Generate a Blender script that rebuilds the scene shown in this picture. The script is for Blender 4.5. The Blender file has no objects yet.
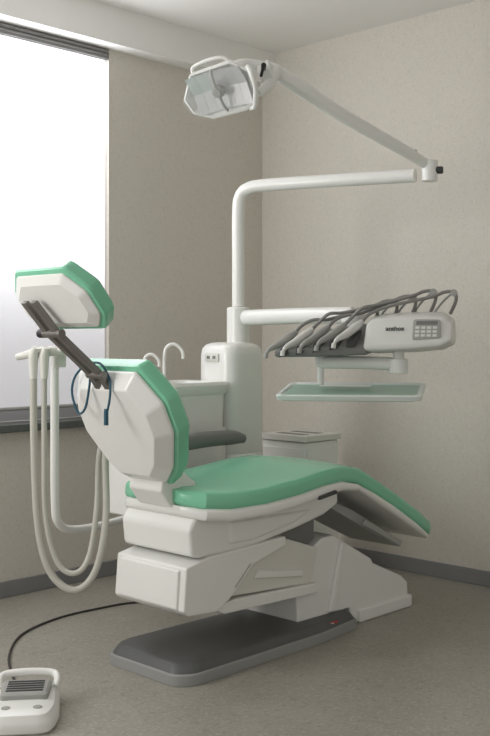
import bpy, math, random
from mathutils import Vector, Matrix
random.seed(3)
scene = bpy.context.scene
try:
    scene.view_settings.view_transform = 'Standard'
except Exception: pass

# ---------------------------------------------------------------- frames
CA, SA = 0.697, 0.717     # window wall direction seen from the standpoint
def C(X, D, z):           # side-step X, distance D, height z -> room metres
    return Vector((CA*X + SA*D, -SA*X + CA*D, z))

def lin(c):
    c = c/255.0
    return c/12.92 if c <= 0.04045 else ((c+0.055)/1.055)**2.4
def rgb(r, g, b): return (lin(r), lin(g), lin(b), 1.0)

# ---------------------------------------------------------------- materials
def mat(name, col, rough=0.5, metal=0.0, bump=0.0, bscale=200.0, var=0.04, vscale=6.0, coat=0.0, col2=None):
    m = bpy.data.materials.new(name); m.use_nodes = True
    nt = m.node_tree; b = nt.nodes['Principled BSDF']
    tc = nt.nodes.new('ShaderNodeTexCoord')
    nz = nt.nodes.new('ShaderNodeTexNoise'); nz.inputs['Scale'].default_value = vscale; nz.inputs['Detail'].default_value = 4
    nt.links.new(tc.outputs['Object'], nz.inputs['Vector'])
    mx = nt.nodes.new('ShaderNodeMix'); mx.data_type = 'RGBA'
    c2 = col2 if col2 else tuple([max(0, c*(1-var*2)) for c in col[:3]]+[1])
    mx.inputs[6].default_value = col; mx.inputs[7].default_value = c2
    nt.links.new(nz.outputs['Fac'], mx.inputs[0])
    nt.links.new(mx.outputs[2], b.inputs['Base Color'])
    b.inputs['Roughness'].default_value = rough; b.inputs['Metallic'].default_value = metal
    b.inputs['Coat Weight'].default_value = coat
    if bump > 0:
        n2 = nt.nodes.new('ShaderNodeTexNoise'); n2.inputs['Scale'].default_value = bscale; n2.inputs['Detail'].default_value = 3
        nt.links.new(tc.outputs['Object'], n2.inputs['Vector'])
        bp = nt.nodes.new('ShaderNodeBump'); bp.inputs['Strength'].default_value = bump; bp.inputs['Distance'].default_value = 0.003
        nt.links.new(n2.outputs['Fac'], bp.inputs['Height']); nt.links.new(bp.outputs['Normal'], b.inputs['Normal'])
    return m

def speckle_mat(name, base, dark, light, s1, s2, rough, bump, blotch=0.35):
    m = bpy.data.materials.new(name); m.use_nodes = True
    nt = m.node_tree; b = nt.nodes['Principled BSDF']
    tc = nt.nodes.new('ShaderNodeTexCoord')
    def noise(s, d=5):
        n = nt.nodes.new('ShaderNodeTexNoise'); n.inputs['Scale'].default_value = s; n.inputs['Detail'].default_value = d
        nt.links.new(tc.outputs['Object'], n.inputs['Vector']); return n
    def ramp(n, a, c, top=1.0):
        r = nt.nodes.new('ShaderNodeMapRange'); r.inputs[1].default_value = a; r.inputs[2].default_value = c; r.inputs[4].default_value = top
        nt.links.new(n.outputs['Fac'], r.inputs[0]); return r
    def mix(a, c, f):
        x = nt.nodes.new('ShaderNodeMix'); x.data_type = 'RGBA'
        for sock, v in ((6, a), (7, c)):
            if isinstance(v, tuple): x.inputs[sock].default_value = v
            else: nt.links.new(v, x.inputs[sock])
        nt.links.new(f, x.inputs[0]); return x.outputs[2]
    n1 = noise(s1, 6); n2 = noise(s2, 4); n3 = noise(s2*0.6, 4)
    c = mix(base, dark, ramp(n1, 0.35, 0.8, blotch).outputs[0])
    c = mix(c, light, ramp(n2, 0.53, 0.70).outputs[0])
    c = mix(c, dark, ramp(n3, 0.54, 0.72, .8).outputs[0])
    nt.links.new(c, b.inputs['Base Color'])
    b.inputs['Roughness'].default_value = rough
    bp = nt.nodes.new('ShaderNodeBump'); bp.inputs['Strength'].default_value = bump; bp.inputs['Distance'].default_value = 0.002
    nt.links.new(n2.outputs['Fac'], bp.inputs['Height']); nt.links.new(bp.outputs['Normal'], b.inputs['Normal'])
    return m

M_wall = speckle_mat('wallpaper_beige', rgb(211,206,196), rgb(200,194,183), rgb(219,214,206), 2, 140, 0.85, 0.2, 0.12)
M_floor = speckle_mat('vinyl_floor', rgb(160,156,146), rgb(137,133,123), rgb(179,175,165), 6, 85, 0.36, 0.03, 0.45)
M_ceil = mat('ceiling_paint', rgb(240,239,236), 0.9, bump=0.1, bscale=80, var=0.01)
M_base = mat('skirting_grey', rgb(136,136,136), 0.5)
M_sill = mat('stone_sill', rgb(92,98,94), 0.35, vscale=60, var=0.2)
M_white = mat('white_plastic', rgb(235,235,231), 0.28, var=0.02, coat=0.2)
M_cream = mat('cream_plastic', rgb(221,220,213), 0.4, var=0.02)
M_green = mat('green_vinyl', rgb(130,205,170), 0.27, bump=0.05, bscale=350, var=0.03, coat=0.3)
M_grey = mat('grey_plastic', rgb(120,120,118), 0.45)
M_lgrey = mat('light_grey_plastic', rgb(164,164,160), 0.45)
M_console = mat('console_plastic', rgb(218,218,214), 0.38, var=0.02)
M_rim = mat('plate_rim_grey', rgb(150,150,148), 0.5)
M_dark = mat('dark_grey_rubber', rgb(66,68,68), 0.5)
M_plate = mat('base_cover_grey', rgb(90,91,91), 0.45)
M_black = mat('black_plastic', rgb(28,28,30), 0.4)
M_strap = mat('grey_metal', rgb(128,124,120), 0.32, metal=0.6)
M_hose = mat('hose_beige_grey', rgb(194,192,182), 0.5)
M_hosed = mat('hose_grey', rgb(132,130,126), 0.45)
M_cable = mat('cable_grey', rgb(62,60,58), 0.5)
M_blue = mat('teal_cord', rgb(30,84,104), 0.6)
M_tray = mat('tray_inset_green', rgb(150,188,170), 0.35)
M_traypad = mat('tray_rim_white', rgb(226,232,228), 0.4)
M_red = mat('red_sticker', rgb(190,60,55), 0.5)
M_refl = mat('reflector_facets', rgb(236,236,238), 0.28, metal=0.55, bump=0.3, bscale=30)
M_frame = mat('window_frame_grey', rgb(182,182,182), 0.5)

def glass_mat(name):
    m = bpy.data.materials.new(name); m.use_nodes = True
    b = m.node_tree.nodes['Principled BSDF']
    b.inputs['Base Color'].default_value = (0.9, 0.92, 0.93, 1); b.inputs['Roughness'].default_value = 0.03
    b.inputs['Alpha'].default_value = 0.10
    return m
M_glass = glass_mat('clear_shield')

def blind_mat():
    m = bpy.data.materials.new('backlit_blind'); m.use_nodes = True
    nt = m.node_tree; b = nt.nodes['Principled BSDF']
    tc = nt.nodes.new('ShaderNodeTexCoord'); sp = nt.nodes.new('ShaderNodeSeparateXYZ')
    nt.links.new(tc.outputs['Object'], sp.inputs[0])
    mr = nt.nodes.new('ShaderNodeMapRange')
    mr.inputs[1].default_value = -0.88; mr.inputs[2].default_value = 0.88
    nt.links.new(sp.outputs['Z'], mr.inputs[0])
    pw = nt.nodes.new('ShaderNodeMath'); pw.operation = 'POWER'; pw.inputs[1].default_value = 2.4
    nt.links.new(mr.outputs[0], pw.inputs[0])
    ma = nt.nodes.new('ShaderNodeMath'); ma.operation = 'MULTIPLY_ADD'; ma.inputs[1].default_value = 6.4; ma.inputs[2].default_value = 0.27
    nt.links.new(pw.outputs[0], ma.inputs[0])
    b.inputs['Base Color'].default_value = rgb(214,213,219)
    b.inputs['Emission Color'].default_value = (0.96, 0.955, 1.0, 1)
    nt.links.new(ma.outputs[0], b.inputs['Emission Strength'])
    return m
M_blind = blind_mat()

# ---------------------------------------------------------------- geometry helpers
def xf(geo, M):
    return [(([M @ Vector(v) for v in g[0]]), g[1], g[2]) for g in geo]
def G(v, f, mi=0): return [(v, f, mi)]

def box(lo, hi, mi=0):
    x0,y0,z0 = lo; x1,y1,z1 = hi
    v = [(x0,y0,z0),(x1,y0,z0),(x1,y1,z0),(x0,y1,z0),(x0,y0,z1),(x1,y0,z1),(x1,y1,z1),(x0,y1,z1)]
    f = [(0,3,2,1),(4,5,6,7),(0,1,5,4),(1,2,6,5),(2,3,7,6),(3,0,4,7)]
    return G([Vector(a) for a in v], f, mi)

def loft(rings, mi=0, cap=True):
    n = len(rings[0]); v = []; f = []
    for r in rings: v += [Vector(p) for p in r]
    for i in range(len(rings)-1):
        for j in range(n):
            a = i*n+j; b = i*n+(j+1) % n
            f.append((a, b, b+n, a+n))
    if cap:
        f.append(tuple(reversed(range(n)))); f.append(tuple((len(rings)-1)*n+j for j in range(n)))
    return G(v, f, mi)

def prism(prof, y0, y1, mi=0):   # profile in (x,z) extruded across y
    return loft([[(x, y0, z) for x, z in prof], [(x, y1, z) for x, z in prof]], mi)
def prismz(prof, z0, z1, mi=0):
    return loft([[(x, y, z0) for x, y in prof], [(x, y, z1) for x, y in prof]], mi)

def round_poly(pts, r, n=4):
    out = []; N = len(pts)
    for i in range(N):
        p = Vector((pts[i][0], pts[i][1])); a = Vector(pts[i-1][:2]); b = Vector(pts[(i+1) % N][:2])
        da = (a-p); db = (b-p)
        ra = min(r, da.length*0.45); rb = min(r, db.length*0.45)
        A = p+da.normalized()*ra; B = p+db.normalized()*rb
        for k in range(n+1):
            t = k/n
            out.append(tuple((1-t)**2*A + 2*t*(1-t)*p + t*t*B))
    return out

def catmull(pts, n=8):
    P = [Vector(p) for p in pts]
    if len(P) < 3: return P
    out = []
    Q = [2*P[0]-P[1]] + P + [2*P[-1]-P[-2]]
    for i in range(1, len(Q)-2):
        p0, p1, p2, p3 = Q[i-1], Q[i], Q[i+1], Q[i+2]
        for k in range(n):
            t = k/n
            out.append(0.5*((2*p1)+(-p0+p2)*t+(2*p0-5*p1+4*p2-p3)*t*t+(-p0+3*p1-3*p2+p3)*t**3))
    out.append(P[-1]); return out

def tube(pts, r, mi=0, seg=14, smooth=True, n=8, flat=1.0):
    """r: number or list per control point"""
    raw = [Vector(p) for p in pts]
    path = catmull(raw, n) if smooth and len(raw) > 2 else raw
    if isinstance(r, (list, tuple)):
        rr = []
        L_ = len(path)-1
        for i in range(len(path)):
            t = i/L_*(len(r)-1); k = min(int(t), len(r)-2); rr.append(r[k]*(1-(t-k))+r[k+1]*(t-k))
    else: rr = [r]*len(path)
    rings = []
    T = (path[1]-path[0]).normalized()
    up = Vector((0, 0, 1)) if abs(T.z) < 0.9 else Vector((1, 0, 0))
    nrm = (up - T*up.dot(T)).normalized()
    for i, p in enumerate(path):
        if i == 0: t = path[1]-path[0]
        elif i == len(path)-1: t = path[-1]-path[-2]
        else: t = path[i+1]-path[i-1]
        t = t.normalized()
        nrm = (nrm - t*nrm.dot(t)).normalized()
        bn = t.cross(nrm)
        rings.append([p + (nrm*math.cos(a)+bn*math.sin(a)*flat)*rr[i] for a in [2*math.pi*k/seg for k in range(seg)]])
    return loft(rings, mi)

def slab(outline, O, ey, es, nn, layers, mi=0):
    """outline in (ey,es) plane; layers (height along nn, inset)"""
    cx = (max(p[0] for p in outline)+min(p[0] for p in outline))/2
    cy = (max(p[1] for p in outline)+min(p[1] for p in outline))/2
    hx = max(p[0] for p in outline)-cx; hy = max(p[1] for p in outline)-cy
    O, ey, es, nn = Vector(O), Vector(ey), Vector(es), Vector(nn)
    rings = []
    for h, ins in layers:
        kx = 1-ins/hx; ky = 1-ins/hy
        rings.append([O + ey*(cx+(a-cx)*kx) + es*(cy+(b-cy)*ky) + nn*h for a, b in outline])
    return loft(rings, mi)

def disc(c, axis, r, h, mi=0, seg=24):
    c = Vector(c); axis = Vector(axis).normalized()
    return tube([c-axis*h/2, c+axis*h/2], r, mi, seg)

WL = {}
def make(name, geo, mats, parent=None, bevel=0.0, seg=3, sub=0, smooth=True, label=None, ang=35, **props):
    if not isinstance(mats, (list, tuple)): mats = [mats]
    V = []; F = []; MI = []
    for v, f, mi in geo:
        o = len(V); V += [Vector(a) for a in v]
        F += [tuple(i+o for i in q) for q in f]; MI += [mi]*len(f)
    lo = Vector([min(v[i] for v in V) for i in range(3)]); hi = Vector([max(v[i] for v in V) for i in range(3)])
    c = (lo+hi)/2
    if parent is None and 'kind' not in props: c.z = lo.z
    me = bpy.data.meshes.new(name)
    me.from_pydata([v-c for v in V], [], F)
    for m in mats: me.materials.append(m)
    for p, mi in zip(me.polygons, MI):
        p.material_index = mi; p.use_smooth = smooth
    import bmesh
    bm = bmesh.new(); bm.from_mesh(me); bmesh.ops.recalc_face_normals(bm, faces=bm.faces); bm.to_mesh(me); bm.free()
    ob = bpy.data.objects.new(name, me); scene.collection.objects.link(ob)
    ob.location = c; WL[ob.name] = c.copy()
    if parent is not None:
        ob.parent = parent; ob.matrix_parent_inverse = Matrix.Translation(-WL[parent.name])
    if bevel > 0:
        b = ob.modifiers.new('bevel', 'BEVEL'); b.width = bevel; b.segments = seg; b.limit_method = 'ANGLE'; b.angle_limit = math.radians(ang)
        b.harden_normals = False
    if sub:
        s = ob.modifiers.new('sub', 'SUBSURF'); s.levels = sub; s.render_levels = sub
    if smooth:
        bm = bmesh.new(); bm.from_mesh(me)
        for e in bm.edges:
            if len(e.link_faces) == 2 and e.calc_face_angle(0) > math.radians(32): e.smooth = False
        bm.to_mesh(me); bm.free()
        if bevel > 0:
            w = ob.modifiers.new('wn', 'WEIGHTED_NORMAL'); w.keep_sharp = False
            for e in me.edges: e.use_edge_sharp = False
    if label: ob['label'] = label
    for k, v in props.items(): ob[k] = v
    return ob

def thing(name, loc, label, category):
    e = bpy.data.objects.new(name, None); scene.collection.objects.link(e)
    e.location = loc; e.empty_display_size = 0.1; WL[e.name] = Vector(loc)
    e['label'] = label; e['category'] = category
    return e

def text_geo(body, size, M, depth=0.0006, off=0.0):
    cu = bpy.data.curves.new('tmp', 'FONT'); cu.body = body; cu.size = size; cu.extrude = depth; cu.offset = off
    cu.align_x = 'CENTER'; cu.align_y = 'CENTER'
    o = bpy.data.objects.new('tmp', cu); scene.collection.objects.link(o)
    bpy.context.view_layer.update()
    me = bpy.data.meshes.new_from_object(o.evaluated_get(bpy.context.evaluated_depsgraph_get()))
    v = [M @ w.co for w in me.vertices]; f = [tuple(p.vertices) for p in me.polygons]
    bpy.data.objects.remove(o); bpy.data.meshes.remove(me)
    return G(v, f)

def frame(O, ex, ey, ez):
    M = Matrix.Identity(4)
    for i, e in enumerate((Vector(ex), Vector(ey), Vector(ez), Vector(O))):
        for j in range(3): M[j][i] = e[j]
    return M

# ---------------------------------------------------------------- room
WX, WY, HC = 4.357, 4.097, 2.844
def structure(name, geo, m, **k):
    return make(name, geo, m, smooth=False, kind='structure', **k)
structure('floor', box((-1.5,-1.5,-0.1),(WX+0.3,WY+0.35,0)), M_floor)
structure('ceiling', box((-1.5,-1.5,HC),(WX+0.3,WY+0.35,HC+0.1)), M_ceil)
structure('wall_right', box((WX,-1.5,0),(WX+0.25,WY+0.3,HC)), M_wall)
wx0, wx1, wz0, wz1 = 1.3, 3.225, 0.79, 2.66
structure('wall_back', box((-1.5,WY,0),(wx0,WY+0.3,HC)) + box((wx1,WY,0),(WX,WY+0.3,HC)) +
          box((wx0,WY,0),(wx1,WY+0.3,wz0)) + box((wx0,WY,wz1),(wx1,WY+0.3,HC)), M_wall)
structure('trim_1', box((-1.5,WY-0.10,2.66),(WX,WY,HC)), M_ceil)
structure('trim_2', box((wx0,WY-0.06,0.765),(wx1-0.06,WY+0.12,0.80)), M_sill, bevel=0.004)
structure('baseboard_back', box((-1.5,WY-0.014,0),(WX-0.014,WY,0.075)), M_base, bevel=0.004)
structure('baseboard_right', box((WX-0.014,-1.5,0),(WX,WY,0.075)), M_base, bevel=0.004)
fr = []
for a, b in ((wx0, wx0+0.06), (wx1-0.06, wx1), (2.22, 2.30)):
    fr += box((a, WY+0.14, wz0+0.01), (b, WY+0.2, wz1))
fr += box((wx0, WY+0.14, wz0+0.01), (wx1, WY+0.2, wz0+0.07)) + box((wx0, WY+0.14, wz1-0.06), (wx1, WY+0.2, wz1))
structure('window_1', fr, M_frame)

# roller blind with head rail
rb = thing('roller_blind', (2.2, WY+0.04, 0.86), 'white translucent roller blind, backlit, in the window recess', 'blind')
make('fabric', box((wx0+0.01,WY+0.018,0.87),(wx1-0.012,WY+0.022,2.62)), M_blind, rb, smooth=False)
make('head_rail', box((wx0+0.005,WY-0.0,2.60),(wx1-0.008,WY+0.07,2.655),0)+box((wx0+0.005,WY-0.012,2.605),(wx1-0.008,WY-0.0,2.620),1)+box((wx0+0.005,WY-0.012,2.635),(wx1-0.008,WY-0.0,2.645),1), [M_frame, M_grey], rb, bevel=0.002)
make('bottom_bar', tube([(wx0+0.01,WY+0.02,0.868),(wx1-0.012,WY+0.02,0.868)],0.009), M_lgrey, rb)

# ---------------------------------------------------------------- dental chair
CY = 2.80
chair = thing('dental_chair', (2.9, CY, 0), 'reclining dental chair, mint green vinyl cushions on white plastic shell', 'dental chair')

# floor plate
pl = round_poly([(2.345,2.62),(2.40,2.575),(3.10,2.580),(3.37,2.615),(3.37,2.97),(3.10,3.02),(2.40,3.03),(2.345,2.98)],0.03)
make('floor_plate', slab(pl,(0,0,0),(1,0,0),(0,1,0),(0,0,1),[(0.0,0.0),(0.006,0),(0.036,0.002),(0.040,0.006)],0)
     + slab(pl,(0,0,0),(1,0,0),(0,1,0),(0,0,1),[(0.038,0.008),(0.064,0.024),(0.073,0.040),(0.078,0.09)],1), [M_rim,M_plate], chair, bevel=0.002, label='dark grey sloping floor plate with paler foot rim')
# pedestal
make('pedestal', prism([(3.04,0.07),(3.03,0.25),(3.10,0.345),(3.19,0.388),(3.26,0.392),(3.34,0.35),(3.52,0.255),(3.53,0.235),(3.74,0.145),(3.785,0.11),(3.79,0.0),(3.38,0.0),(3.37,0.07)],2.665,2.96)
     + prism([(3.42,0.0),(3.42,0.055),(3.80,0.055),(3.80,0.0)],2.650,2.975)
     + prism([(3.22,0.08),(3.30,0.36),(3.325,0.352),(3.27,0.08)],2.652,2.67), M_white, chair, bevel=0.009, label='white stepped wedge-shaped pedestal cover')
make('warning_sticker', box((3.15,2.610,0.042),(3.22,2.612,0.060),0)+box((3.165,2.6085,0.046),(3.195,2.610,0.056),1), [M_red,M_white], chair, smooth=False, label='small red and white sticker')
# lift mechanism
make('lift_cover', prism([(2.385,0.405),(2.372,0.255),(2.395,0.236),(2.53,0.226),(2.60,0.262),(2.72,0.365),(2.90,0.41),(2.90,0.445),(2.50,0.428)],2.60,2.98)
     + prism([(2.374,0.395),(2.364,0.262),(2.374,0.252),(2.40,0.252),(2.40,0.395)],2.63,2.95), M_white, chair, bevel=0.011, seg=3, label='white box-shaped lift cover')
make('lift_cover_seam', prism([(2.62,0.300),(2.70,0.372),(2.705,0.372),(2.625,0.298)],2.5985,2.602), M_lgrey, chair, smooth=False)
make('lift_arm', prism([(2.52,0.235),(2.60,0.20),(3.12,0.185),(3.12,0.225),(2.66,0.245)],2.63,2.95,0)
     + prism([(2.60,0.255),(3.10,0.225),(3.14,0.36),(2.96,0.42),(2.74,0.385)],2.645,2.94,1)
     + prism([(2.76,0.30),(3.04,0.262),(3.04,0.285),(2.78,0.33)],2.635,2.65,0), [M_white,M_cream], chair, bevel=0.006)
make('lift_link', prism([(2.92,0.39),(3.10,0.35),(3.17,0.39),(3.17,0.47),(3.05,0.49),(2.95,0.46)],2.69,2.91), M_grey, chair, bevel=0.006)
make('carriage', prism([(2.44,0.575),(2.41,0.53),(2.42,0.437),(2.46,0.425),(2.72,0.429),(2.98,0.465),(3.14,0.495),(3.23,0.53),(3.23,0.585),(2.9,0.585)],2.612,2.988)
     + prism([(2.60,0.54),(2.60,0.455),(2.72,0.452),(2.95,0.487),(3.07,0.53)],2.602,2.998), M_white, chair, bevel=0.014, label='white under-seat housing')

# seat and leg cushion (one continuous upholstered pad)
path = [(2.418,.612,.13),(2.428,.606,.18),(2.455,.600,.222),(2.54,.594,.266),(2.70,.597,.290),(2.88,.610,.290),(3.04,.628,.282),(3.15,.634,.274),(3.25,.618,.268),
        (3.37,.562,.260),(3.52,.488,.250),(3.70,.395,.235),(3.82,.331,.215),(3.875,.302,.185),(3.895,.290,.14)]
def sec(w, t, r, n=5, crown=0.012):
    out = []
    for cx, cz, a0 in ((w-r, t-r, 0), (-w+r, t-r, 90), (-w+r, r, 180), (w-r, r, 270)):
        for k in range(n+1):
            a = math.radians(a0+90*k/n)
            out.append((cx+r*math.cos(a), cz+r*math.sin(a)))
    res = []
    for i, p in enumerate(out):
        res.append(p)
        if i == n:
            for q in (0.6, 0.2, -0.2, -0.6): res.append(((w-r)*q, t+crown*(1-q*q)))
    return res
def pad(path, thick, r, y0, dz=0.0, dw=0.0, crown=0.012, taper=True):
    rings = []; N = len(path)
    for i, (x, z, w) in enumerate(path):
        a = path[max(0, i-1)]; b = path[min(N-1, i+1)]
        t = Vector((b[0]-a[0], 0, b[1]-a[1])).normalized()
        if i == 0: t = Vector((1, 0, 0))
        n = Vector((-t.z, 0, t.x))
        e = min(i, N-1-i)
        k = [0.6, 0.85, 0.97][e] if (taper and e < 3) else 1.0
        th = thick*k
        O = Vector((x, y0, z+dz)) + n*(thick-th)*0.5
        rings.append([O + Vector((0, p, 0)) + n*q for p, q in sec(w+dw, th, min(r, th*0.48), crown=crown*k)])
    return rings
make('seat_cushion', loft(pad(path,0.062,0.020,CY)), M_green, chair, label='mint green vinyl seat and leg pad')
shell = [(x,z,w) for x,z,w in path if x < 3.86]
make('seat_shell', loft(pad(shell[:9],0.046,0.018,CY,dz=-0.040,dw=0.004,crown=0)) +
     loft(pad(shell[8:],0.034,0.014,CY,dz=-0.028,dw=0.002,crown=0)), M_white, chair, label='white seat shell')
make('leg_slide', prism([(3.20,.545),(3.28,.520),(3.38,.480),(3.54,.40),(3.74,.298),(3.72,.276),(3.52,.366),(3.36,.445),(3.24,.505)],2.66,2.94,0)
     + prism([(3.40,.445),(3.66,.318),(3.64,.302),(3.38,.425)],2.605,2.620,0), [M_lgrey], chair, bevel=0.004, label='grey underside slide of the leg rest')
make('release_handle', prism([(2.985,.598),(3.09,.610),(3.09,.596),(2.985,.583)],2.505,2.525), M_dark, chair, bevel=0.003)

# backrest
b_up = Vector((-0.43,0,0.903)).normalized(); b_n = Vector((0.903,0,0.43)).normalized(); ey = Vector((0,1,0))
bo = Vector((2.393,CY,0.690))
out = round_poly([(-.158,.448),(-.240,.330),(-.240,.215),(-.165,.065),(-.10,.0),(.10,.0),(.165,.065),(.240,.215),(.240,.330),(.158,.448)],0.012,4)
backrest = make('backrest', slab(out, bo, ey, b_up, b_n, [(-0.055,0.055),(-0.012,0.006),(0.0,0.006)])
     , M_white, chair, bevel=0.004, ang=25, label='white angular backrest shell with green pad')
make('cushion', slab(out, bo, ey, b_up, b_n, [(0.001,0.004),(0.004,-0.008),(0.012,-0.012),(0.055,-0.010),(0.070,0.002),(0.079,0.02),(0.083,0.06)]), M_green, backrest, label='mint green vinyl pad')
make('backrest_hinge', prism([(2.365,.66),(2.375,.73),(2.42,.76),(2.53,.68),(2.56,.62),(2.50,.60),(2.41,.60)],2.71,2.89), M_white, chair, bevel=0.008, label='white hinge cover between seat and backrest')

# headrest
h_up = Vector((-0.60,0,0.80)).normalized(); h_n = Vector((0.80,0,0.60)).normalized()
ho = Vector((1.985,CY,1.318))
hout = round_poly([(-.13,.115),(-.20,.040),(-.205,-.052),(-.16,-.104),(.16,-.104),(.205,-.052),(.20,.040),(.13,.115)],0.012,4)
headrest = make('headrest', slab(hout, ho, ey, h_up, h_n, [(-0.022,0.034),(-0.006,0.006),(0.0,0.005)]), M_white, chair, bevel=0.003, ang=25, label='white headrest shell with green pad')
make('cushion', slab(hout, ho, ey, h_up, h_n, [(0.001,0.002),(0.004,-0.008),(0.012,-0.012),(0.050,-0.008),(0.062,0.006),(0.068,0.03)]), M_green, headrest, label='mint green vinyl pad')
def strap(y, w=.013):
    pts = [(2.235,.955),(2.150,1.075),(1.995,1.215),(1.930,1.315)]
    g = []
    dy = [0.0, 0.0, 0.03, 0.07]
    for k, ((x0,z0),(x1,z1)) in enumerate(zip(pts[:-1],pts[1:])):
        d = Vector((x1-x0,0,z1-z0)).normalized(); n = Vector((d.z,0,-d.x))*0.009
        a = Vector((x0,dy[k],z0))-d*0.006; b = Vector((x1,dy[k+1],z1))+d*0.006
        g += loft([[a+n+ey*(y-w),a-n+ey*(y-w),a-n+ey*(y+w),a+n+ey*(y+w)],[b+n+ey*(y-w),b-n+ey*(y-w),b-n+ey*(y+w),b+n+ey*(y+w)]])
    return g
make('headrest_bracket', strap(CY+0.026)+strap(CY-0.026)+disc((1.995,CY+.03,1.215),(0,1,0),0.015,0.10)+disc((2.150,CY,1.075),(0,1,0),0.014,0.09), M_strap, chair, bevel=0.002, label='grey metal double-bar headrest bracket')
make('bracket_knob', disc((1.995,CY+0.095,1.215),(0,1,0),0.015,0.03), M_black, chair, bevel=0.003)
# far armrest
make('armrest', tube([(2.64,3.14,.60),(2.68,3.15,.69),(2.76,3.16,.74),(2.95,3.16,.765),(3.16,3.16,.765),(3.24,3.16,.755)],[.02,.024,.03,.034,.032,.02],flat=0.9), M_grey, chair, label='dark grey curved armrest')
make('armrest_mount', box((2.60,2.99,.555),(2.66,3.14,.605)), M_grey, chair, bevel=0.006)

# teal cord hanging on the backrest
make('cord', tube([C(-.470,3.455,.905),C(-.468,3.455,.94),C(-.458,3.46,1.00),C(-.462,3.48,1.06),C(-.50,3.52,1.112),C(-.555,3.58,1.105),C(-.595,3.595,1.07),C(-.61,3.60,1.02),C(-.60,3.59,.97),C(-.58,3.58,.935),C(-.555,3.555,.96),C(-.54,3.54,1.03),C(-.535,3.54,1.09)],0.0042,seg=8)
     + tube([C(-.470,3.455,.905),C(-.470,3.455,.945),C(-.469,3.455,.96)],0.008,seg=8), M_blue, label='dark teal eyewear cord looped over the chair backrest', category='cord')

# ---------------------------------------------------------------- dental unit
unit = thing('dental_unit', (3.39,3.38,0), 'white dental unit with cuspidor, instrument console and suction arm', 'dental unit')
tw = round_poly([(3.265,3.265),(3.51,3.265),(3.51,3.50),(3.265,3.50)],0.075,7)
make('tower', slab(tw,(0,0,0),(1,0,0),(0,1,0),(0,0,1),[(0.0,0.0),(0.66,0.0),(0.67,0.004),(0.68,0.0),(1.12,0.0),(1.150,0.005),(1.168,0.018),(1.178,0.040),(1.18,.07)]), M_white, unit, label='broad rounded white unit tower')
make('tower_panel', xf(slab(round_poly([(-.045,-.02),(.045,-.02),(.045,.02),(-.045,.02)],.012),(0,0,0),(1,0,0),(0,1,0),(0,0,1),[(0,0),(.004,0),(.006,.003)],0)
     + box((-.028,-.006,.006),(-.008,.008,.007),1)+box((.008,-.006,.006),(.028,.008,.007),1), frame((3.264,3.385,1.11),(0,-1,0),(0,0,1),(-1,0,0))), [M_cream,M_grey], unit)
make('unit_body', prismz(round_poly([(2.76,3.29),(3.28,3.29),(3.28,3.53),(2.76,3.53)],0.04),0.44,0.80), M_white, unit, bevel=0.012)
make('cuspidor', slab(round_poly([(2.84,3.265),(3.262,3.265),(3.262,3.57),(2.84,3.57)],0.06,6),(0,0,0),(1,0,0),(0,1,0),(0,0,1),
     [(0.62,0.014),(0.80,0.010),(0.945,0.006),(0.958,-.004),(0.990,-0.008),(1.004,0.0),(1.002,0.03),(0.96,0.05),(0.93,0.10)]), M_white, unit, label='white cuspidor block with shaped bowl rim')
def spout(X, D, z0, h, w, r=0.0075):
    return tube([C(X,D,z0),C(X,D,z0+h*.75),C(X+w*.2,D,z0+h*.97),C(X+w*.6,D,z0+h),C(X+w*.95,D,z0+h*.85),C(X+w,D,z0+h*.68)],r)
make('faucet', spout(-.365,4.62,.97,.20,.085), M_white, unit, label='white gooseneck water spout')
make('faucet', spout(-.455,4.58,.96,.165,.07,.007)+disc(C(-.455,4.58,.985),(0,0,1),0.014,0.03), M_white, unit, label='smaller white gooseneck cup filler')

# delivery arm
make('arm_sleeve', tube([(3.42,3.37,1.17),(3.42,3.37,1.345)],0.054,seg=28), M_white, unit, bevel=0.01)
make('delivery_arm', tube([(3.42,3.37,1.295),(3.41,3.10,1.297),(3.395,2.85,1.297),(3.385,2.66,1.295)],0.036,seg=18,flat=0.85)+disc((3.385,2.66,1.265),(0,0,1),0.05,0.11), M_white, unit, bevel=0.005, label='white delivery swing arm')

# instrument console; local frame a=right, c=away, z=up
ph = math.radians(-16)
ea = C(math.cos(ph), math.sin(ph), 0); ec = C(-math.sin(ph), math.cos(ph), 0)
K = frame(C(0.49,4.12,1.20), ea, ec, (0,0,1))
def L(a, c, z): return Vector((a, c, z))
def sect(a, k, zt, zb): # slanting cross-section of console
    return [L(a,-.12*k,zb+.012),L(a,-.125*k,zb+.03),L(a,-.055*k,zt-.02),L(a,.03,zt),L(a,.10,zt-.02),L(a,.11,zb+.03),L(a,.08,zb)]
console = make('instrument_console', xf(
      loft([sect(.005,.95,.070,-.060),sect(.03,1,.090,-.064),sect(.08,1,.098,-.062),sect(.18,1,.104,-.058),sect(.30,1,.104,-.048),sect(.345,.88,.075,-.025)]), K), M_console, unit, bevel=0.012, seg=3, label='pale grey control head with keypad')
uv = Vector((0,.070,.110)).normalized()   # up the slanted front
nn = Vector((1,0,0)).cross(uv)
Kp = K @ frame(Vector((.165,-.0895,.0255))+nn*.0035,(1,0,0),uv,nn)
keypad = make('keypad', xf(slab(round_poly([(.030,-.042),(.140,-.036),(.135,.050),(.030,.052)],.012),(0,0,0),(1,0,0),(0,1,0),(0,0,1),[(-.006,0),(.004,0),(.005,.003)],0), Kp), [M_lgrey], console)
rows = []
for r_ in range(3):
    for q in range(4):
        rows += box((.040+q*.0225,-.030+r_*.018,.005),(.056+q*.0225,-.019+r_*.018,.0065),0)
rows += box((.042,.026,.005),(.124,.042,.006),1)
make('keys', xf(rows, Kp), [M_console, M_grey], console, smooth=False)
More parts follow.
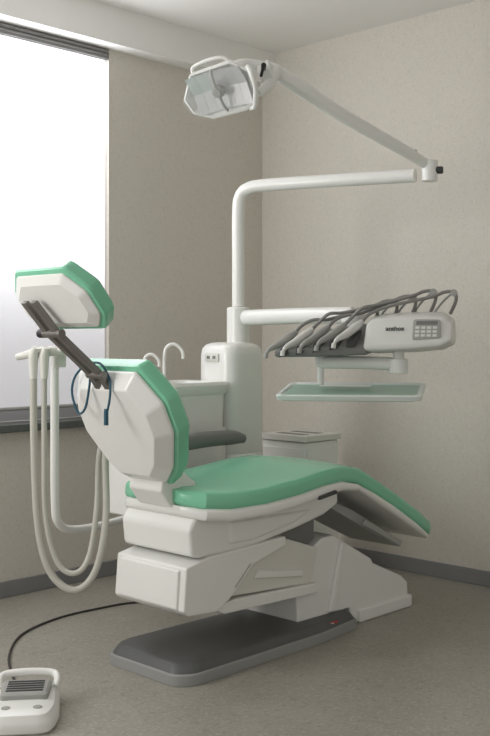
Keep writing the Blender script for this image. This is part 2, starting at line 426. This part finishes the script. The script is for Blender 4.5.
make('lettering', text_geo('anthos', .027, Kp @ Matrix.Translation((-.040,.010,.0016)), off=.0006), M_dark, console, smooth=False, label='dark lettering on the console')
holder = make('instrument_holder', xf(loft([
    [L(-.36,-.10,-.078),L(-.36,-.105,-.050),L(-.34,.08,-.015),L(-.34,.10,-.066)],
    [L(-.20,-.12,-.076),L(-.20,-.12,-.040),L(-.20,.07,.035),L(-.20,.10,-.060)],
    [L(.02,-.115,-.068),L(.02,-.115,-.032),L(.02,.07,.065),L(.02,.10,-.058)]]), K), M_grey, unit, bevel=0.010, label='dark grey angled instrument rack')
tips = [(.01,.125),(.09,.150),(.165,.168),(.245,.188),(.325,.184)]
for i in range(5):
    a = -.330+.068*i
    z0 = -.036+.010*i
    hp = make('handpiece', xf(tube([L(a-.040,-.185,z0-.026),L(a-.030,-.165,z0-.008),L(a-.005,-.12,z0+.010),L(a+.022,-.06,z0+.038),L(a+.040,-.02,z0+.060)],[.005,.010,.0155,.0175,.012],0)
          + disc(L(a-.041,-.187,z0-.034),(0.1,.1,1),.009,.02), K), [(M_lgrey,M_console,M_lgrey)[i%3]], holder, label='slim pale dental handpiece')
    make('handpiece_cradle', xf(loft([[L(a-.006,-.125,z0-.045),L(a+.030,-.125,z0-.035),L(a+.030,-.105,z0-.008),L(a-.006,-.105,z0-.012)],[L(a+.012,-.06,z0+.0),L(a+.048,-.06,z0+.01),L(a+.048,-.04,z0+.03),L(a+.012,-.04,z0+.025)]]), K), M_dark, holder, bevel=.003)
    tx, tz = tips[i]
    up = (0.006,.020,.004,.022,.008)[i]
    make('hose', xf(tube([L(a+.040,-.02,z0+.060),L(a+.066,.0,z0+.090),L(a+.11,.01-.02*(i%2),z0+.104+up),L(a+.17,.02,z0+.106+up+.004*i),L(tx-.07,.035,tz-.020),L(tx-.025,.045,tz-.002),L(tx+.008,.045,tz+.0),L(tx+.024,.047,tz-.014),L(tx+.022,.055,tz-.040),L(tx+.0,.085,tz-.085)],.0072,seg=10), K), M_hosed, holder, label='grey instrument hose looped over its arm')
    make('whip_arm', xf(tube([L(tx-.10,.09,.03),L(tx-.055,.08,tz-.07),L(tx-.01,.065,tz-.02),L(tx+.016,.055,tz-.004)],[.006,.005,.0045,.0045],seg=10)+disc(L(tx+.016,.05,tz-.004),(0,1,0),.014,.024), K), M_lgrey, holder, label='light grey hose support arm')
# under-console support and tray
make('tray_support', xf(tube([L(-.19,.0,-.06),L(-.19,.0,-.115)],.022)+tube([L(-.20,-.0,-.098),L(.02,-.02,-.10),L(.13,-.02,-.105)],.026,flat=.8)
     + disc((.13,-.02,-.112),(0,0,1),.038,.06)+tube([L(.13,-.02,-.05),L(.13,-.02,-.13)],.022)+tube([L(-.19,0,-.115),L(-.19,0,-.190)],.014)+box((-.19,-.02,-.197),(.02,.02,-.189)), K), M_white, unit, bevel=0.004, label='white tray support bracket')
tr = round_poly([(-.34,-.17),(.225,-.17),(.225,.15),(-.34,.15)],.03)
KT = K @ Matrix.Translation((0,0,-.215)) @ Matrix.Rotation(math.radians(6.5),4,'X') @ Matrix.Rotation(math.radians(3),4,'Z')
make('instrument_tray', xf(slab(tr,(0,0,0),(1,0,0),(0,1,0),(0,0,1),[(-.014,.014),(-.012,.008),(-.010,.004)],0)
     + slab(tr,(0,0,0),(1,0,0),(0,1,0),(0,0,1),[(-.010,.0),(.008,-.004),(.012,.0),(.012,.012),(.005,.020)],1)
     + slab(tr,(0,0,0),(1,0,0),(0,1,0),(0,0,1),[(.0,.019),(.0065,.0205)],0), KT), [M_tray,M_traypad], label='pale green tray with white raised rim on its bracket', category='tray')

# suction arm
make('suction_arm', tube([(2.84,3.34,.46),(2.62,3.32,.44),(2.40,3.27,.45),(2.315,3.25,.49),(2.295,3.245,.58),(2.292,3.243,.85),(2.29,3.24,1.13)],.0165), M_white, unit, label='white tubular suction arm')
make('suction_holder', tube([C(-.86,3.84,1.128),C(-.76,3.82,1.148),C(-.64,3.82,1.155)],[.012,.02,.018])+tube([C(-.70,3.86,1.09),C(-.70,3.86,1.16)],.024)
     + tube([C(-.69,3.80,1.15),C(-.655,3.80,1.19)],[.012,.007]), M_cream, unit, bevel=0.003, label='cream suction handpiece holder')
for X0 in (-.785,-.745):
    make('suction_handpiece', tube([C(X0,3.79,1.05),C(X0,3.79,1.13),C(X0+.01,3.78,1.165)],[.014,.019,.013]), M_cream, unit, label='cream suction handpiece')
make('suction_hose', tube([C(-.785,3.79,1.06),C(-.783,3.79,.80),C(-.770,3.80,.50),C(-.725,3.80,.33),C(-.635,3.80,.262),C(-.56,3.82,.33),C(-.525,3.85,.52),C(-.535,3.93,.78),C(-.51,4.1,.87),C(-.44,4.34,.78)],.0135), M_hose, unit, label='ribbed beige-grey suction hose')
make('suction_hose', tube([C(-.745,3.79,1.06),C(-.745,3.79,.80),C(-.742,3.80,.54),C(-.700,3.80,.37),C(-.635,3.80,.325),C(-.585,3.82,.38),C(-.56,3.85,.55),C(-.56,3.93,.76),C(-.535,4.1,.84),C(-.45,4.32,.73)],.0105), M_hose, unit, label='ribbed beige-grey suction hose')

# ---------------------------------------------------------------- operating lamp
lamp = thing('operating_lamp', (3.42,3.37,1.345), 'white overhead dental operating lamp on a tall bent post arm', 'lamp')
J = Vector((3.69,2.485,1.905))
make('post', tube([(3.42,3.37,1.347),(3.42,3.37,1.55),(3.42,3.37,1.78),(3.425,3.36,1.865),(3.437,3.315,1.90),(3.465,3.22,1.908),(3.56,2.90,1.905),J+Vector((-.02,.06,-.005))],.0295,seg=20), M_white, lamp)
lj = C(.155,4.02,2.225)
d = (lj-J).normalized()
make('swing_arm', tube([J+Vector((0,0,.030)),J+d*.15+Vector((0,0,.025)),lj-d*.30,lj-d*.08,lj+C(-.03,0,.018)-C(0,0,0),C(.075,4.0,2.262)],[.022,.026,.029,.032,.032,.028],seg=20,flat=0.85), M_white, lamp)
make('elbow_joint', disc(J+Vector((0,0,.01)),(0,0,1),.034,.09,0)+disc(J+Vector((.012,-.030,.012)),C(1,-.1,0),.016,.05,1)+disc(J+d*.09+Vector((0,0,.050)),C(1,0,0),.008,.02,1), [M_white,M_dark], lamp, bevel=0.005)
hc = C(-.095,3.96,2.165)
make('yoke', tube([C(.10,4.0,2.255),C(.04,4.0,2.272),C(-.02,3.98,2.268),C(-.07,3.99,2.24)],.018,seg=14)+disc(C(.085,3.97,2.225),C(.9,-.3,.3),.042,.05)
     + tube([C(.125,3.98,2.25),C(.09,3.95,2.18),C(.05,3.93,2.14)],[.024,.022,.016]), M_white, lamp, bevel=0.003)
make('tilt_knob', disc(C(.07,3.90,2.235),C(0,1,0),.010,.05)+tube([C(.07,3.90,2.24),C(.06,3.89,2.195)],.006), M_black, lamp, bevel=0.002)
f_ = C(-.32,-.72,-.60).normalized()
r_ = C(.93,-.30,0.26); r_ = (r_-f_*r_.dot(f_)).normalized(); u_ = f_.cross(r_)
if u_.z < 0: u_ = -u_
H = frame(hc, r_, u_, f_)
ol = round_poly([(-.165,.000),(-.095,.092),(.09,.100),(.152,.045),(.150,-.05),(.085,-.105),(-.075,-.105),(-.150,-.065)],.008,3)
head = make('lamp_head', xf(slab(ol,(0,0,0),(1,0,0),(0,1,0),(0,0,1),[(-.080,.080),(-.055,.060),(.0,.0),(.014,.0),(.016,.008),(.004,.013),(-.02,.045)]),H), M_white, lamp, bevel=0.003, label='white faceted lamp housing')
refl = []
for k in range(6):
    x0 = -.120+.040*k
    zc = lambda x: -.014 + 1.3*x*x
    refl += G([L(x0,-.080,zc(x0)+.018),L(x0+.039,-.080,zc(x0+.039)+.018),L(x0+.039,0,zc(x0+.039)),L(x0,0,zc(x0)),L(x0+.039,.078,zc(x0+.039)+.018),L(x0,.078,zc(x0)+.018)],[(0,1,2,3),(3,2,4,5)])
make('reflector', xf(refl,H), M_refl, head, smooth=False, label='faceted mirror reflector')
make('bulb_shield', xf(tube([L(.0,-.088,.014),L(.0,-.05,.03),L(.0,.05,.03),L(.0,.088,.014)],.006)+disc(L(0,0,.02),(0,0,1),.024,.03)+disc(L(0,0,.037),(0,0,1),.016,.008),H), M_lgrey, head, bevel=0.003)
make('clear_cover', xf(slab(ol,(0,0,0),(1,0,0),(0,1,0),(0,0,1),[(.017,.004),(.042,.008),(.060,.035)]),H), M_glass, head, label='clear plastic cover')
make('grip', xf(tube([L(.09,-.105,.0),L(.13,-.085,.04),L(.165,-.02,.05),L(.168,.04,.04),L(.15,.06,.01)],.010),H), M_white, head, label='white grip handle')
make('grip', xf(tube([L(-.085,.092,.0),L(-.07,.112,.0),L(.0,.122,.0),L(.06,.116,.0),L(.08,.095,.0)],.007),H), M_white, head, label='white grip handle')

# ---------------------------------------------------------------- waste cabinet
cab = thing('waste_cabinet', (3.88,3.39,0), 'low white cabinet with waste slots standing near the corner', 'cabinet')
make('body', box((3.755,3.245,0.0),(4.01,3.53,.690)), M_white, cab, bevel=0.006)
make('lid', box((3.745,3.235,.694),(4.02,3.54,.722),0)+box((3.80,3.30,.722),(3.85,3.48,.7235),1)+box((3.91,3.30,.722),(3.96,3.48,.7235),1), [M_cream,M_grey], cab, bevel=0.004)
make('door', box((3.749,3.26,.03),(3.755,3.515,.66)), M_white, cab, bevel=0.003)
make('drawer_front', box((3.77,3.239,.45),(3.995,3.245,.66)), M_white, cab, bevel=0.003)
make('drawer_front', box((3.77,3.239,.03),(3.995,3.245,.44)), M_white, cab, bevel=0.003)

# ---------------------------------------------------------------- foot control
FP = C(-.70,3.25,0)
fc = thing('foot_control', FP, 'white foot control with grey pedal and low hoop on floor', 'foot pedal')
fa = C(math.cos(.12),math.sin(.12),0); fb = C(-math.sin(.12),math.cos(.12),0)
Fm = frame(FP,fa,fb,(0,0,1)) @ Matrix.Diagonal((1.06,1.08,1.12,1))
fo = round_poly([(-.085,-.16),(.085,-.16),(.105,-.06),(.095,.14),(-.095,.14),(-.105,-.06)],.04)
make('housing', xf(slab(fo,(0,0,0),(1,0,0),(0,1,0),(0,0,1),[(0,.006),(.006,0),(.026,.0),(.034,.004),(.050,.014),(.056,.03),(.058,.06)]),Fm), M_white, fc)
make('pedal', xf(slab(round_poly([(-.07,-.04),(.07,-.04),(.075,.09),(-.075,.09)],.015),(0,0,0),(1,0,0),(0,1,0),(0,0,1),[(.052,.0),(.070,.0),(.076,.008)],0)
     + sum([box((-.055,-.022+.02*q,.076),(.055,-.014+.02*q,.079),1) for q in range(5)],[]),Fm), [M_lgrey,M_dark], fc, bevel=0.002)
for sx in (-.045,.045):
    make('button', xf(disc((sx,-.10,.054),(0,0,1),.014,.010),Fm), M_lgrey, fc, bevel=0.003)
make('hoop', xf(tube([L(-.085,.08,.050),L(-.088,.115,.068),L(-.07,.14,.076),L(0,.147,.079),L(.07,.14,.076),L(.088,.115,.068),L(.085,.08,.050)],.011),Fm), M_white, fc, label='white carrying hoop')
make('cable', tube([C(-.76,3.40,.03),C(-.80,3.55,.007),C(-.885,3.83,.005),C(-.90,4.12,.005),C(-.80,4.36,.005),C(-.645,4.52,.005),C(-.50,4.62,.005),C(-.34,4.62,.005)],.0048,seg=8), M_cable, fc, label='dark grey cable')

# ---------------------------------------------------------------- light
w = bpy.data.worlds.new('World'); scene.world = w; w.use_nodes = True
bg = w.node_tree.nodes['Background']; bg.inputs[0].default_value = (1.0,0.98,0.94,1); bg.inputs[1].default_value = 0.60
al = bpy.data.lights.new('added_fill_light','AREA'); al.energy = 50; al.size = 1.4; al.size_y = 1.4; al.shape = 'RECTANGLE'; al.color = (1,.99,.98)  # soft fill added to brighten the room; no second window exists here
ao = bpy.data.objects.new('added_fill_light', al); scene.collection.objects.link(ao)
ao.location = (0.2, 3.9, 1.7); ao.rotation_euler = (Vector((3.2,2.6,1.0))-ao.location).to_track_quat('-Z','Y').to_euler()

cam = bpy.data.cameras.new('camera'); co = bpy.data.objects.new('camera', cam); scene.collection.objects.link(co)
co.location = (0,0,1.2); co.rotation_euler = (math.radians(90),0,math.radians(-45.8))
cam.lens = 50; cam.sensor_width = 36; cam.sensor_fit = 'AUTO'; cam.shift_y = -30/736
cam.clip_start = 0.05
scene.camera = co
